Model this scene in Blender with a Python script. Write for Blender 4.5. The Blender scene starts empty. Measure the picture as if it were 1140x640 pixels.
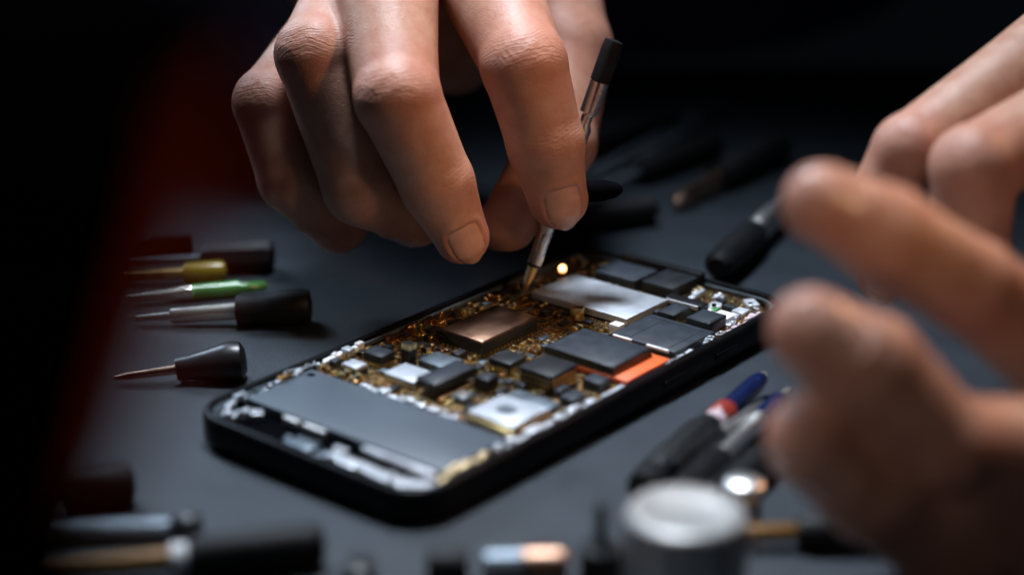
import bpy, bmesh, math, random
import numpy as np
from mathutils import Vector, Matrix

S = 0.01            # everything below is written in centimetres
R = math.radians
random.seed(7)
rng = np.random.default_rng(7)
scn = bpy.context.scene
COL = scn.collection

# ------------------------------------------------------------------ materials
def new_mat(name):
    m = bpy.data.materials.new(name); m.use_nodes = True
    nt = m.node_tree
    return m, nt, nt.nodes['Principled BSDF']

def mat(name, color, rough=0.5, metal=0.0, vary=0.25, scale=250.0, bump=0.0, bscale=900.0, coat=0.0,
        spec=0.5, trans=0.0, color2=None, sss=0.0):
    """principled surface whose colour, roughness and relief wander with noise"""
    m, nt, b = new_mat(name)
    tc = nt.nodes.new('ShaderNodeTexCoord')
    n = nt.nodes.new('ShaderNodeTexNoise'); n.inputs['Scale'].default_value = scale
    n.inputs['Detail'].default_value = 6
    nt.links.new(tc.outputs['Object'], n.inputs['Vector'])
    cr = nt.nodes.new('ShaderNodeValToRGB')
    c2 = color2 or tuple(min(1, c * (1 + vary)) for c in color)
    c1 = tuple(c * (1 - vary) for c in color)
    cr.color_ramp.elements[0].position = 0.3; cr.color_ramp.elements[1].position = 0.7
    cr.color_ramp.elements[0].color = (*c1, 1); cr.color_ramp.elements[1].color = (*c2, 1)
    nt.links.new(n.outputs['Fac'], cr.inputs['Fac'])
    nt.links.new(cr.outputs['Color'], b.inputs['Base Color'])
    mr = nt.nodes.new('ShaderNodeMapRange')
    mr.inputs['To Min'].default_value = max(0.02, rough * 0.8); mr.inputs['To Max'].default_value = min(1, rough * 1.25)
    nt.links.new(n.outputs['Fac'], mr.inputs['Value'])
    nt.links.new(mr.outputs['Result'], b.inputs['Roughness'])
    b.inputs['Metallic'].default_value = metal
    b.inputs['Specular IOR Level'].default_value = spec
    b.inputs['Coat Weight'].default_value = coat
    b.inputs['Coat Roughness'].default_value = 0.15
    b.inputs['Transmission Weight'].default_value = trans
    if sss:
        b.inputs['Subsurface Weight'].default_value = sss
        b.inputs['Subsurface Radius'].default_value = (1, .5, .3); b.inputs['Subsurface Scale'].default_value = 0.002
    if bump:
        n2 = nt.nodes.new('ShaderNodeTexNoise'); n2.inputs['Scale'].default_value = bscale
        n2.inputs['Detail'].default_value = 8
        nt.links.new(tc.outputs['Object'], n2.inputs['Vector'])
        bp = nt.nodes.new('ShaderNodeBump'); bp.inputs['Strength'].default_value = bump
        bp.inputs['Distance'].default_value = 0.0006
        nt.links.new(n2.outputs['Fac'], bp.inputs['Height'])
        nt.links.new(bp.outputs['Normal'], b.inputs['Normal'])
    return m

M = {}
M['table'] = mat('desk_mat_rubber', (0.017, 0.023, 0.031), 0.46, 0, 0.08, 60, 0.35, 2200, spec=0.5)
M['black'] = mat('black_plastic', (0.010, 0.010, 0.011), 0.32, 0, 0.3, 200, 0.08, 1200)
M['case'] = mat('black_case', (0.003, 0.003, 0.004), 0.36, 0, 0.3, 160, 0.05, 1400, spec=.14)
M['rubber'] = mat('black_rubber', (0.008, 0.008, 0.009), 0.5, 0, 0.3, 200, 0.2, 1500, spec=.22)
M['chip'] = mat('chip_epoxy', (0.016, 0.018, 0.022), 0.36, 0, 0.25, 350, 0.15, 3000)
M['chip_grey'] = mat('chip_grey', (0.030, 0.036, 0.046), 0.38, 0.0, 0.15, 300, 0.12, 2500)
M['battery'] = mat('battery_foil', (0.060, 0.076, 0.096), 0.50, 0.0, 0.06, 60, 0.05, 900)
M['copper'] = mat('copper_lid', (0.33, 0.19, 0.13), 0.33, 1.0, 0.25, 180, 0.08, 1500)
M['gold'] = mat('gold_contact', (0.95, 0.66, 0.30), 0.30, 1.0, 0.25, 600)
M['palegold'] = mat('pale_gold', (0.95, 0.70, 0.40), 0.3, 0.6, 0.15, 500)
M['bronze'] = mat('bronze_part', (0.40, 0.22, 0.09), 0.3, 1.0, 0.35, 500)
M['silver'] = mat('silver_lid', (0.52, 0.55, 0.60), 0.40, 0.45, 0.12, 220, 0.08, 1500)
M['tipsteel'] = mat('gilded_steel', (0.80, 0.77, 0.70), 0.27, 1.0, 0.02, 100)
M['tipgold'] = mat('brass_bit', (0.95, 0.74, 0.40), 0.34, 0.9, 0.02, 100)
M['steel'] = mat('polished_steel', (0.86, 0.82, 0.75), 0.22, 0.85, 0.02, 100)
M['brushed'] = mat('brushed_aluminium', (0.70, 0.69, 0.67), 0.36, 1.0, 0.10, 200, 0.1, 2000)
M['white'] = mat('white_bracket', (0.60, 0.62, 0.66), 0.3, 0.3, 0.25, 400, 0.25, 1500)
M['whiteplastic'] = mat('white_plastic', (0.75, 0.75, 0.76), 0.4, 0, 0.06, 200)
M['orange'] = mat('orange_film', (0.75, 0.13, 0.035), 0.42, 0, 0.18, 120)
M['yellow'] = mat('yellow_plastic', (0.38, 0.25, 0.02), 0.3, 0, 0.15, 200, coat=0.4)
M['green'] = mat('green_plastic', (0.09, 0.32, 0.08), 0.22, 0, 0.2, 200, coat=0.5)
M['blue'] = mat('blue_plastic', (0.007, 0.013, 0.055), 0.25, 0, 0.2, 200, coat=0.5)
M['red'] = mat('red_plastic', (0.26, 0.03, 0.02), 0.35, 0, 0.2, 200)
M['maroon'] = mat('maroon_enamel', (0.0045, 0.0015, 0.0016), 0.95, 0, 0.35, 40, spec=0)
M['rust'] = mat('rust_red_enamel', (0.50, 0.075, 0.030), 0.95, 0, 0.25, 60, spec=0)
M['brass'] = mat('brass_shank', (0.62, 0.40, 0.16), 0.3, 1, 0.2, 300)
M['amber'] = mat('amber_lacquer', (0.22, 0.11, 0.03), 0.35, 0.3, 0.2, 300)
M['copper_rod'] = mat('copper_shank', (0.80, 0.50, 0.36), 0.24, 1, 0.15, 300)
M['dish'] = mat('dished_aluminium', (0.66, 0.64, 0.62), 0.35, 0.7, 0.12, 120, 0.1, 1500)
M['grey'] = mat('grey_steel', (0.16, 0.19, 0.22), 0.42, 0.7, 0.2, 200)
M['pink'] = mat('pale_pink_plastic', (0.55, 0.42, 0.45), 0.4, 0, 0.15, 200)
M['darkhole'] = mat('dark_recess', (0.003, 0.003, 0.004), 0.9, 0, 0.2, 300, spec=0)
M['cloth'] = mat('navy_knit', (0.10, 0.125, 0.23), 0.85, 0, 0.35, 120, 0.8, 500, spec=0.2)
M['nail'] = mat('fingernail', (0.52, 0.28, 0.21), 0.26, 0, 0.08, 250, 0.03, 800, spec=0.55, sss=0.15)

def glow_mat():
    m, nt, b = new_mat('lit_led')
    b.inputs['Base Color'].default_value = (1, .6, .25, 1)
    b.inputs['Emission Color'].default_value = (1.0, 0.55, 0.22, 1)
    b.inputs['Emission Strength'].default_value = 7
    return m
M['led'] = glow_mat()

def board_mat():
    """dark solder mask crossed by a fine net of gold traces, with scattered gold pads"""
    m, nt, b = new_mat('gold_circuit_board')
    L = nt.links
    tc = nt.nodes.new('ShaderNodeTexCoord')
    def vor(scale, feature, out, dist='CHEBYCHEV'):
        v = nt.nodes.new('ShaderNodeTexVoronoi'); v.inputs['Scale'].default_value = scale; v.feature = feature; v.distance = dist
        L.new(tc.outputs['Object'], v.inputs['Vector']); return v
    def mth(op, a, c):
        x = nt.nodes.new('ShaderNodeMath'); x.operation = op
        for i, q in enumerate((a, c)):
            if isinstance(q, (int, float)): x.inputs[i].default_value = q
            else: L.new(q, x.inputs[i])
        return x.outputs[0]
    f1 = vor(300, 'F1', 0, 'MANHATTAN'); f2 = vor(300, 'F2', 0, 'MANHATTAN')
    line = mth('LESS_THAN', mth('SUBTRACT', f2.outputs['Distance'], f1.outputs['Distance']), .10)
    pads = vor(620, 'F1', 0)
    sp = nt.nodes.new('ShaderNodeSeparateColor'); L.new(pads.outputs['Color'], sp.inputs['Color'])
    pad = mth('MULTIPLY', mth('GREATER_THAN', sp.outputs['Red'], .62), mth('LESS_THAN', pads.outputs['Distance'], .34))
    n = nt.nodes.new('ShaderNodeTexNoise'); n.inputs['Scale'].default_value = 90; n.inputs['Detail'].default_value = 6
    L.new(tc.outputs['Object'], n.inputs['Vector'])
    gold = mth('MULTIPLY', mth('MAXIMUM', line, pad), mth('GREATER_THAN', n.outputs['Fac'], .40))
    mix = nt.nodes.new('ShaderNodeMix'); mix.data_type = 'RGBA'
    L.new(gold, mix.inputs['Factor'])
    base = nt.nodes.new('ShaderNodeMix'); base.data_type = 'RGBA'; L.new(n.outputs['Fac'], base.inputs['Factor'])
    base.inputs['A'].default_value = (0.010, 0.008, 0.007, 1); base.inputs['B'].default_value = (0.060, 0.032, 0.014, 1)
    L.new(base.outputs['Result'], mix.inputs['A']); mix.inputs['B'].default_value = (0.62, 0.37, 0.14, 1)
    L.new(mix.outputs['Result'], b.inputs['Base Color'])
    L.new(mth('MULTIPLY', gold, .9), b.inputs['Metallic'])
    b.inputs['Roughness'].default_value = 0.30
    bp = nt.nodes.new('ShaderNodeBump'); bp.inputs['Strength'].default_value = 0.5; bp.inputs['Distance'].default_value = 0.0003
    L.new(mth('ADD', gold, n.outputs['Fac']), bp.inputs['Height'])
    L.new(bp.outputs['Normal'], b.inputs['Normal'])
    return m
M['board'] = board_mat()

def skin_mat():
    m, nt, b = new_mat('skin')
    tc = nt.nodes.new('ShaderNodeTexCoord')
    at = nt.nodes.new('ShaderNodeAttribute'); at.attribute_name = 'red'
    n = nt.nodes.new('ShaderNodeTexNoise'); n.inputs['Scale'].default_value = 160; n.inputs['Detail'].default_value = 8; n.inputs['Roughness'].default_value = .68
    nt.links.new(tc.outputs['Object'], n.inputs['Vector'])
    mr_ = nt.nodes.new('ShaderNodeMapRange'); mr_.inputs['From Min'].default_value = .33; mr_.inputs['From Max'].default_value = .67; nt.links.new(n.outputs['Fac'], mr_.inputs['Value'])
    mx = nt.nodes.new('ShaderNodeMix'); mx.data_type = 'RGBA'
    nt.links.new(mr_.outputs['Result'], mx.inputs['Factor'])
    mx.inputs['A'].default_value = (0.36, 0.165, 0.110, 1); mx.inputs['B'].default_value = (0.48, 0.285, 0.200, 1)
    mx2 = nt.nodes.new('ShaderNodeMix'); mx2.data_type = 'RGBA'
    nt.links.new(at.outputs['Fac'], mx2.inputs['Factor'])
    nt.links.new(mx.outputs['Result'], mx2.inputs['A']); mx2.inputs['B'].default_value = (0.42, 0.155, 0.105, 1)
    nt.links.new(mx2.outputs['Result'], b.inputs['Base Color'])
    b.inputs['Roughness'].default_value = 0.50
    b.inputs['Specular IOR Level'].default_value = 0.45
    b.inputs['Subsurface Weight'].default_value = 0.16
    b.inputs['Subsurface Radius'].default_value = (1.0, 0.35, 0.2)
    b.inputs['Subsurface Scale'].default_value = 0.0035
    v = nt.nodes.new('ShaderNodeTexVoronoi'); v.inputs['Scale'].default_value = 1700; v.feature = 'DISTANCE_TO_EDGE'
    nt.links.new(tc.outputs['Object'], v.inputs['Vector'])
    n2 = nt.nodes.new('ShaderNodeTexNoise'); n2.inputs['Scale'].default_value = 700; n2.inputs['Detail'].default_value = 6
    nt.links.new(tc.outputs['Object'], n2.inputs['Vector'])
    ad = nt.nodes.new('ShaderNodeMath'); ad.operation = 'ADD'
    nt.links.new(v.outputs['Distance'], ad.inputs[0]); nt.links.new(n2.outputs['Fac'], ad.inputs[1])
    bp = nt.nodes.new('ShaderNodeBump'); bp.inputs['Strength'].default_value = 0.22; bp.inputs['Distance'].default_value = 0.0004
    nt.links.new(ad.outputs[0], bp.inputs['Height'])
    # fine folds across the knuckles, driven by the distance along the finger
    def math_(op, a, c=None):
        x = nt.nodes.new('ShaderNodeMath'); x.operation = op
        for i_, v_ in enumerate((a, c)):
            if v_ is None: continue
            if isinstance(v_, (int, float)): x.inputs[i_].default_value = v_
            else: nt.links.new(v_, x.inputs[i_])
        return x.outputs[0]
    s1 = nt.nodes.new('ShaderNodeAttribute'); s1.attribute_name = 'ws'
    s2 = nt.nodes.new('ShaderNodeAttribute'); s2.attribute_name = 'wm'
    n3 = nt.nodes.new('ShaderNodeTexNoise'); n3.inputs['Scale'].default_value = 330; n3.inputs['Detail'].default_value = 3
    nt.links.new(tc.outputs['Object'], n3.inputs['Vector'])
    s = math_('ADD', s1.outputs['Fac'], math_('MULTIPLY', n3.outputs['Fac'], .2))
    w1 = math_('ABSOLUTE', math_('SINE', math_('MULTIPLY', s, 30.0)))
    w2 = math_('ABSOLUTE', math_('SINE', math_('MULTIPLY', s, 47.0)))
    wv = math_('MULTIPLY', math_('ADD', math_('POWER', w1, .5), math_('MULTIPLY', w2, .5)), s2.outputs['Fac'])
    bp2 = nt.nodes.new('ShaderNodeBump'); bp2.inputs['Strength'].default_value = 0.3; bp2.inputs['Distance'].default_value = 0.00028
    nt.links.new(wv, bp2.inputs['Height']); nt.links.new(bp.outputs['Normal'], bp2.inputs['Normal'])
    nt.links.new(bp2.outputs['Normal'], b.inputs['Normal'])
    return m
M['skin'] = skin_mat()

# ------------------------------------------------------------------ mesh helpers
def tag(o, label=None, cat=None, group=None, kind=None):
    if label: o['label'] = label
    if cat: o['category'] = cat
    if group: o['group'] = group
    if kind: o['kind'] = kind
    return o

def empty(name, loc=(0, 0, 0), rot=None):
    o = bpy.data.objects.new(name, None); COL.objects.link(o)
    o.location = Vector(loc) * S
    o.empty_display_size = 0.01
    if rot is not None:
        o.rotation_mode = 'QUATERNION'; o.rotation_quaternion = rot
    return o

class MB:
    def __init__(self): self.bm = bmesh.new()
    def box(self, x0, x1, y0, y1, z0, z1, bev=0.0, rz=0.0, seg=2):
        t = bmesh.new()
        bmesh.ops.create_cube(t, size=1.0)
        cx, cy, cz = (x0 + x1) / 2, (y0 + y1) / 2, (z0 + z1) / 2
        for v in t.verts: v.co = Vector((v.co.x * (x1 - x0), v.co.y * (y1 - y0), v.co.z * (z1 - z0)))
        if bev: bmesh.ops.bevel(t, geom=list(t.edges), offset=bev, segments=seg, profile=0.5, affect='EDGES')
        mt = Matrix.Translation((cx, cy, cz)) @ Matrix.Rotation(rz, 4, 'Z')
        bmesh.ops.transform(t, matrix=mt, verts=t.verts)
        return self.merge(t)
    def merge(self, t):
        vm = [self.bm.verts.new(v.co) for v in t.verts]
        t.verts.index_update()
        for f in t.faces:
            try: self.bm.faces.new([vm[v.index] for v in f.verts])
            except ValueError: pass
        t.free(); return self
    def lathe(self, prof, seg=32, mtx=None, rfun=None):
        rings = []
        for (t, r) in prof:
            if r <= 1e-5: rings.append([self.bm.verts.new((0, 0, t))])
            else: rings.append([self.bm.verts.new((math.cos(a) * r * (rfun(a, t) if rfun else 1), math.sin(a) * r * (rfun(a, t) if rfun else 1), t))
                                for a in (2 * math.pi * i / seg for i in range(seg))])
        for A, B in zip(rings, rings[1:]):
            for i in range(seg):
                j = (i + 1) % seg
                if len(A) == 1 and len(B) == 1: continue
                if len(A) == 1: self.bm.faces.new((A[0], B[j], B[i]))
                elif len(B) == 1: self.bm.faces.new((A[i], A[j], B[0]))
                else: self.bm.faces.new((A[i], A[j], B[j], B[i]))
        for ring, flip in ((rings[0], True), (rings[-1], False)):
            if len(ring) > 1: self.bm.faces.new(ring[::-1] if flip else ring)
        if mtx is not None:
            vs = [v for r_ in rings for v in r_]
            bmesh.ops.transform(self.bm, matrix=mtx, verts=vs)
        return self
    def tube(self, pts, r, seg=8):
        pts = [Vector(p) for p in pts]
        rings = []
        for i, p in enumerate(pts):
            d = (pts[min(i + 1, len(pts) - 1)] - pts[max(i - 1, 0)]).normalized()
            a = d.orthogonal().normalized() if i == 0 else (pa - d * pa.dot(d)).normalized()
            pa = a; b = d.cross(a)
            rr = r[i] if isinstance(r, (list, tuple)) else r
            rings.append([self.bm.verts.new(p + (a * math.cos(t) + b * math.sin(t)) * rr) for t in (2 * math.pi * k / seg for k in range(seg))])
        for A, B in zip(rings, rings[1:]):
            for i in range(seg):
                j = (i + 1) % seg; self.bm.faces.new((A[i], A[j], B[j], B[i]))
        self.bm.faces.new(rings[0][::-1]); self.bm.faces.new(rings[-1])
        return self
    def blob(self, c, r, sub=1, sq=(1, 1, 1)):
        t = bmesh.new(); bmesh.ops.create_icosphere(t, subdivisions=sub, radius=r)
        for v in t.verts: v.co = Vector((v.co.x * sq[0] + c[0], v.co.y * sq[1] + c[1], v.co.z * sq[2] + c[2]))
        return self.merge(t)
    def loops(self, loops, cap0=True, cap1=True):
        rs = [[self.bm.verts.new(p) for p in L] for L in loops]
        n = len(rs[0])
        for A, B in zip(rs, rs[1:]):
            for i in range(n):
                j = (i + 1) % n; self.bm.faces.new((A[i], A[j], B[j], B[i]))
        if cap0: self.bm.faces.new(rs[0][::-1])
        if cap1: self.bm.faces.new(rs[-1])
        return self
    def prism(self, pts, z0, z1, bev=0.0):
        """flat outline pushed up from z0 to z1"""
        t = bmesh.new()
        lo = [t.verts.new((x, y, z0)) for x, y in pts]; hi = [t.verts.new((x, y, z1)) for x, y in pts]
        n = len(pts)
        t.faces.new(lo[::-1]); top = t.faces.new(hi)
        for i in range(n): t.faces.new((lo[i], lo[(i + 1) % n], hi[(i + 1) % n], hi[i]))
        bmesh.ops.recalc_face_normals(t, faces=t.faces)
        if bev: bmesh.ops.bevel(t, geom=list(top.edges), offset=bev, segments=2, profile=0.5, affect='EDGES')
        return self.merge(t)
    def build(self, name, m, parent=None, smooth=True, ang=38):
        bmesh.ops.recalc_face_normals(self.bm, faces=self.bm.faces)
        for v in self.bm.verts: v.co *= S
        me = bpy.data.meshes.new(name); self.bm.to_mesh(me); self.bm.free()
        me.materials.append(M[m] if isinstance(m, str) else m)
        if smooth:
            me.polygons.foreach_set('use_smooth', [True] * len(me.polygons))
            me.set_sharp_from_angle(angle=R(ang))
        o = bpy.data.objects.new(name, me); COL.objects.link(o)
        if parent: o.parent = parent
        return o

def rrect(w, h, r, n=8, cx=0, cy=0):
    pts = []
    for sx, sy, a0 in ((1, 1, 0), (-1, 1, 90), (-1, -1, 180), (1, -1, 270)):
        for k in range(n + 1):
            a = R(a0 + 90 * k / n)
            pts.append((cx + sx * (w / 2 - r) + r * math.cos(a), cy + sy * (h / 2 - r) + r * math.sin(a)))
    return pts

# ------------------------------------------------------------------ work table
mb = MB()
prof = [(-0.0, 0.0), ]
xs0, xs1, ys0, ys1 = -70, 70, -62, 33
mb.box(xs0, xs1, ys0, ys1, -2.6, 0.0, bev=0.5, seg=4)
tbl = mb.build('work_table', 'table')
tag(tbl, 'dark blue-grey matte work table top under the opened phone and tools', 'table')

# ------------------------------------------------------------------ smartphone
PL, PW = 14.66, 7.1
YAW = R(50.593)
phone = empty('smartphone', (0, 0, 0))
phone.rotation_euler = (0, 0, YAW)
tag(phone, 'opened black smartphone with bare battery and gold circuit board lying on the table', 'phone')
def U(u): return u - PL / 2
def V(v): return PW / 2 - v
def pbox(mb, u0, u1, v0, v1, z0, z1, bev=0.02, rz=0.0):
    return mb.box(U(u0), U(u1), V(v1), V(v0), z0, z1, bev, rz)

def case_loop(inset, z, r=1.05): return [(x, y, z) for x, y in rrect(PL - 2 * inset, PW - 2 * inset, max(0.3, r - inset), 10)]
mb = MB()
mb.loops([case_loop(i, z) for i, z in ((.30, .004), (.12, .03), (.03, .12), (0, .25), (0, .58), (.02, .70), (.06, .775), (.11, .80), (.20, .80), (.235, .785), (.25, .72), (.26, .40))])
case = mb.build('phone_case', 'case', phone, ang=50)
# long buttons on the right-hand wall
for u0, u1 in ((8.6, 10.2), (10.8, 11.7)):
    mb = MB(); pbox(mb, u0, u1, PW - 0.03, PW + 0.05, .36, .52, .04)
    mb.build('side_button', 'case', phone)
# thin bright lip running inside the rim
mb = MB()
A = case_loop(.255, .70); B = case_loop(.33, .70); A2 = case_loop(.255, .60); B2 = case_loop(.33, .60)
n = len(A)
vs = [[mb.bm.verts.new(p) for p in L] for L in (A2, A, B, B2)]
for P, Q in zip(vs, vs[1:]):
    for i in range(n): mb.bm.faces.new((P[i], P[(i + 1) % n], Q[(i + 1) % n], Q[i]))
mb.build('inner_lip', 'grey', phone)

# circuit board
mb = MB()
mb.prism([(U(a), V(b)) for a, b in ((3.62, .42), (13.6, .40), (14.2, 1.0), (14.25, 6.2), (13.7, 6.7), (3.62, 6.72))], .41, .62, .02)
mb.build('circuit_board', 'board', phone)

# battery
mb = MB(); pbox(mb, 1.42, 3.55, .50, 6.50, .42, .735, .035)
bat = mb.build('battery', 'battery', phone)
mb = MB(); mb.lathe([(.736, .10), (.741, .10)], 20, Matrix.Translation((U(3.28), V(.75), 0)))
mb.build('battery_mark', 'darkhole', bat)
mb = MB(); pbox(mb, .42, 1.40, .9, 3.9, .41, .47, .02)
mb.build('speaker_well', 'darkhole', phone)

def chip(name, u0, u1, v0, v1, z0, z1, m='chip', bev=.010, label=None, rz=0):
    mb = MB(); pbox(mb, u0, u1, v0, v1, z0, z1, bev, rz)
    o = mb.build(name, m, phone)
    if label: o['label'] = label
    return o
def pins(parent, u0, u1, v0, v1, z, step=.12, size=.06, h=.10, m='gold', rows=1, dz=.12):
    mb = MB()
    for k in range(rows):
        zz = z + k * dz
        uu = u0 + step / 2
        while uu < u1:
            for vv in (v0, v1): mb.box(U(uu) - size / 2, U(uu) + size / 2, V(vv) - .03, V(vv) + .03, zz, zz + h, .008, seg=1)
            uu += step
        vv = v0 + step / 2
        while vv < v1:
            for uu2 in (u0, u1): mb.box(U(uu2) - .03, U(uu2) + .03, V(vv) - size / 2, V(vv) + size / 2, zz, zz + h, .008, seg=1)
            vv += step
    return mb.build('solder_pins', m, parent, smooth=False)

# copper-lidded processor
cA = chip('processor', 6.82, 8.95, 1.70, 3.0, .62, .98, 'chip', .02, 'thick processor under a copper lid')
mb = MB(); pbox(mb, 6.80, 8.97, 1.68, 3.02, .96, 1.06, .045); mb.build('copper_lid', 'copper', cA)
pins(cA, 6.82, 8.95, 1.70, 3.0, .60, .13, .07, .09)
# memory chip over an orange film
mb = MB(); pbox(mb, 7.55, 9.30, 4.25, 6.78, .68, .80, .02)
mb.build('orange_film', 'orange', phone)
cB = chip('memory_chip', 7.58, 9.12, 4.30, 6.36, .803, 1.03, 'chip', .02, 'large black chip lying on the orange film')
mb = MB(); pbox(mb, 7.64, 9.06, 4.36, 6.30, 1.022, 1.036, .006); mb.build('chip_lid', 'chip_grey', cB)
# grey plate with printed stripes
cC = chip('shield_plate', 9.58, 11.30, 4.80, 6.72, .66, .86, 'chip_grey', .02, 'dark grey shield plate with white edge stripes')
mb = MB()
for v0, v1 in ((4.9, 5.45), (5.9, 6.55)): pbox(mb, 9.52, 9.60, v0, v1, .80, .872, .01)
mb.build('edge_stripe', 'whiteplastic', cC)
mb = MB(); pbox(mb, 9.66, 11.2, 5.30, 5.32, .8605, .864, 0); pbox(mb, 9.66, 11.2, 6.44, 6.46, .8605, .864, 0); pbox(mb, 11.1, 11.12, 4.9, 6.6, .8605, .864, 0)
mb.build('seam', 'chip', cC)
# silver shield plate, deep side
cD = chip('shield_plate', 10.62, 12.42, 1.45, 4.55, .66, .86, 'silver', .03, 'large pale silver shield plate behind the gold cube')
# far dark modules
chip('camera_module', 12.80, 13.88, 1.90, 3.2, .62, .93, 'chip_grey'); chip('camera_module', 12.95, 14.15, 3.32, 4.32, .62, .93, 'chip')
chip('end_bar', 14.22, 14.45, 1.7, 4.35, .62, .98, 'black')
for q in ((11.36, 12.14, 4.95, 5.46, .95), (11.30, 12.08, 5.85, 6.55, 1.02)):
    c = chip('power_chip', q[0], q[1], q[2], q[3], .62, q[4]); pins(c, q[0], q[1], q[2], q[3], .62, .11, .05, .08)
    mb = MB(); pbox(mb, q[0] + .05, q[1] - .05, q[2] + .05, q[3] - .05, q[4] - .01, q[4] + .008, .004); mb.build('chip_lid', 'chip_grey', c)
c = chip('ribbon_connector', 12.42, 12.78, 4.42, 5.55, .62, .90, 'black')
mb = MB(); pbox(mb, 12.38, 12.43, 4.5, 5.48, .78, .89, .01); mb.build('contact_strip', 'white', c)
# near-left cluster
cG = chip('radio_module', 4.30, 5.05, 2.12, 3.05, .64, .84, 'silver', .02); pins(cG, 4.30, 5.05, 2.12, 3.05, .63, .1, .05, .06)
chip('radio_module', 5.35, 6.02, 2.25, 3.1, .64, .86, 'grey', .02)
cH = chip('module_bar', 4.22, 5.60, 3.22, 3.86, .80, 1.03, 'chip', .025, 'raised satin black bar module', rz=R(-2))
mb = MB(); pbox(mb, 4.32, 5.52, 3.28, 3.80, 1.022, 1.036, .006, R(-2)); mb.build('chip_lid', 'chip_grey', cH)
chip('copper_strip', 4.10, 5.75, 3.98, 4.07, .62, .76, 'bronze'); chip('copper_strip', 4.15, 5.60, 4.13, 4.20, .62, .70, 'gold')
cI = chip('audio_chip', 4.76, 5.26, 1.0, 1.6, .66, .93); pins(cI, 4.76, 5.26, 1.0, 1.6, .63, .1, .05, .1)
mb = MB(); pbox(mb, 4.80, 5.22, 1.04, 1.56, .924, .936, .004); mb.build('chip_lid', 'chip_grey', cI)
cJ = chip('audio_chip', 4.02, 4.42, 1.0, 1.5, .62, .76, 'chip'); mb = MB(); pbox(mb, 4.03, 4.41, 1.01, 1.49, .755, .86, .02); mb.build('chip_lid', 'silver', cJ)
cK = chip('tall_capacitor', 5.18, 5.42, 1.86, 2.14, .62, 1.22, 'black'); pins(cB, 7.58, 9.12, 4.30, 6.36, .80, .16, .05, .06, 'bronze')
pins(cK, 5.19, 5.41, 1.87, 2.13, 1.10, .1, .06, .12)
cL = chip('stacked_chip', 6.10, 7.02, 4.76, 5.70, .64, 1.10, 'chip', .02, 'tall stacked chip with dotted solder rows on its sides')
pins(cL, 6.10, 7.02, 4.76, 5.70, .66, .13, .065, .07, 'gold', 3, .13)
mb = MB(); pbox(mb, 6.07, 7.05, 4.73, 5.73, 1.06, 1.118, .01); mb.build('chip_lid', 'chip', cL)
cM = chip('coil', 5.20, 5.60, 4.12, 4.54, .62, .98, 'black'); pins(cM, 5.20, 5.60, 4.12, 4.54, .62, .1, .05, .06); mb = MB(); pbox(mb, 5.26, 5.54, 4.18, 4.48, .97, .99, .005); mb.build('chip_lid', 'chip_grey', cM)
cN = chip('controller_chip', 6.38, 7.0, 3.58, 4.22, .66, .92); pins(cN, 6.38, 7.0, 3.58, 4.22, .63, .1, .05, .14)
cO = chip('sensor_module', 3.86, 5.06, 5.08, 6.40, .64, .86, 'silver', .03, 'bright silver module with a grey rounded window')
mb = MB(); mb.prism(rrect(.40, .46, .14, 6, U(4.45), V(5.72)), .861, .867); mb.build('sensor_window', 'grey', cO)
chip('sensor_module', 5.14, 5.62, 5.10, 6.34, .64, .80, 'grey', .02)
chip('copper_strip', 3.72, 3.82, 5.15, 6.3, .62, .80, 'gold'); chip('copper_strip', 3.9, 5.1, 6.45, 6.52, .62, .80, 'bronze')
cP = chip('crystal', 4.42, 4.84, 4.10, 4.48, .62, .78, 'grey'); mb = MB(); pbox(mb, 4.50, 4.76, 4.17, 4.41, .775, .80, .01); mb.build('crystal_window', 'steel', cP)
chip('flash_chip', 6.92, 7.36, 5.96, 6.46, .64, .86, 'chip_grey'); chip('flash_chip', 5.84, 6.32, 6.12, 6.52, .64, .84, 'chip_grey')
chip('gold_cube', 10.08, 10.38, 3.12, 3.44, .64, .98, 'gold', .03, 'small bright gold cube', R(20)); chip('white_block', 9.96, 10.24, 4.46, 4.78, .64, .92, 'whiteplastic', .03)
mb = MB(); mb.blob((U(12.72), V(.86), .78), .095, 2); amber_bead = mb.build('indicator_led', 'led', phone); amber_bead['label'] = 'small glowing amber light'  # small emissive amber bead above the board
mb = MB(); pbox(mb, 12.55, 12.9, .70, 1.02, .62, .72, .01); mb.build('led_socket', 'bronze', amber_bead)

# taken-up list so that small parts stay clear of the big ones
big = [(6.7, 9.05, 1.6, 3.1), (7.45, 9.4, 4.15, 6.85), (9.45, 11.4, 4.7, 6.8), (10.5, 12.5, 1.35, 4.6), (12.7, 14.5, 1.8, 4.4), (11.25, 12.2, 4.85, 5.55), (11.2, 12.2, 5.75, 6.65),
       (12.3, 12.9, 4.3, 5.6), (4.2, 5.15, 2.0, 3.15), (5.25, 6.1, 2.15, 3.2), (4.05, 5.8, 3.1, 4.3), (4.66, 5.36, .9, 1.7), (3.92, 4.52, .9, 1.6), (5.1, 5.5, 1.8, 2.2), (6.0, 7.1, 4.65, 5.8),
       (5.1, 5.7, 4.0, 4.65), (6.3, 7.1, 3.5, 4.3), (3.65, 5.15, 5.0, 6.55), (5.05, 5.7, 5.0, 6.4), (4.3, 4.95, 4.0, 4.6), (6.8, 7.5, 5.85, 6.55), (5.75, 6.4, 6.05, 6.6), (9.95, 10.5, 3.0, 3.6), (9.85, 10.35, 4.35, 4.9), (12.4, 13, .6, 1.1)]
def free(u, v, m=.05): return not any(a - m < u < b + m and c - m < v < d + m for a, b, c, d in big)
protos = []
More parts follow.
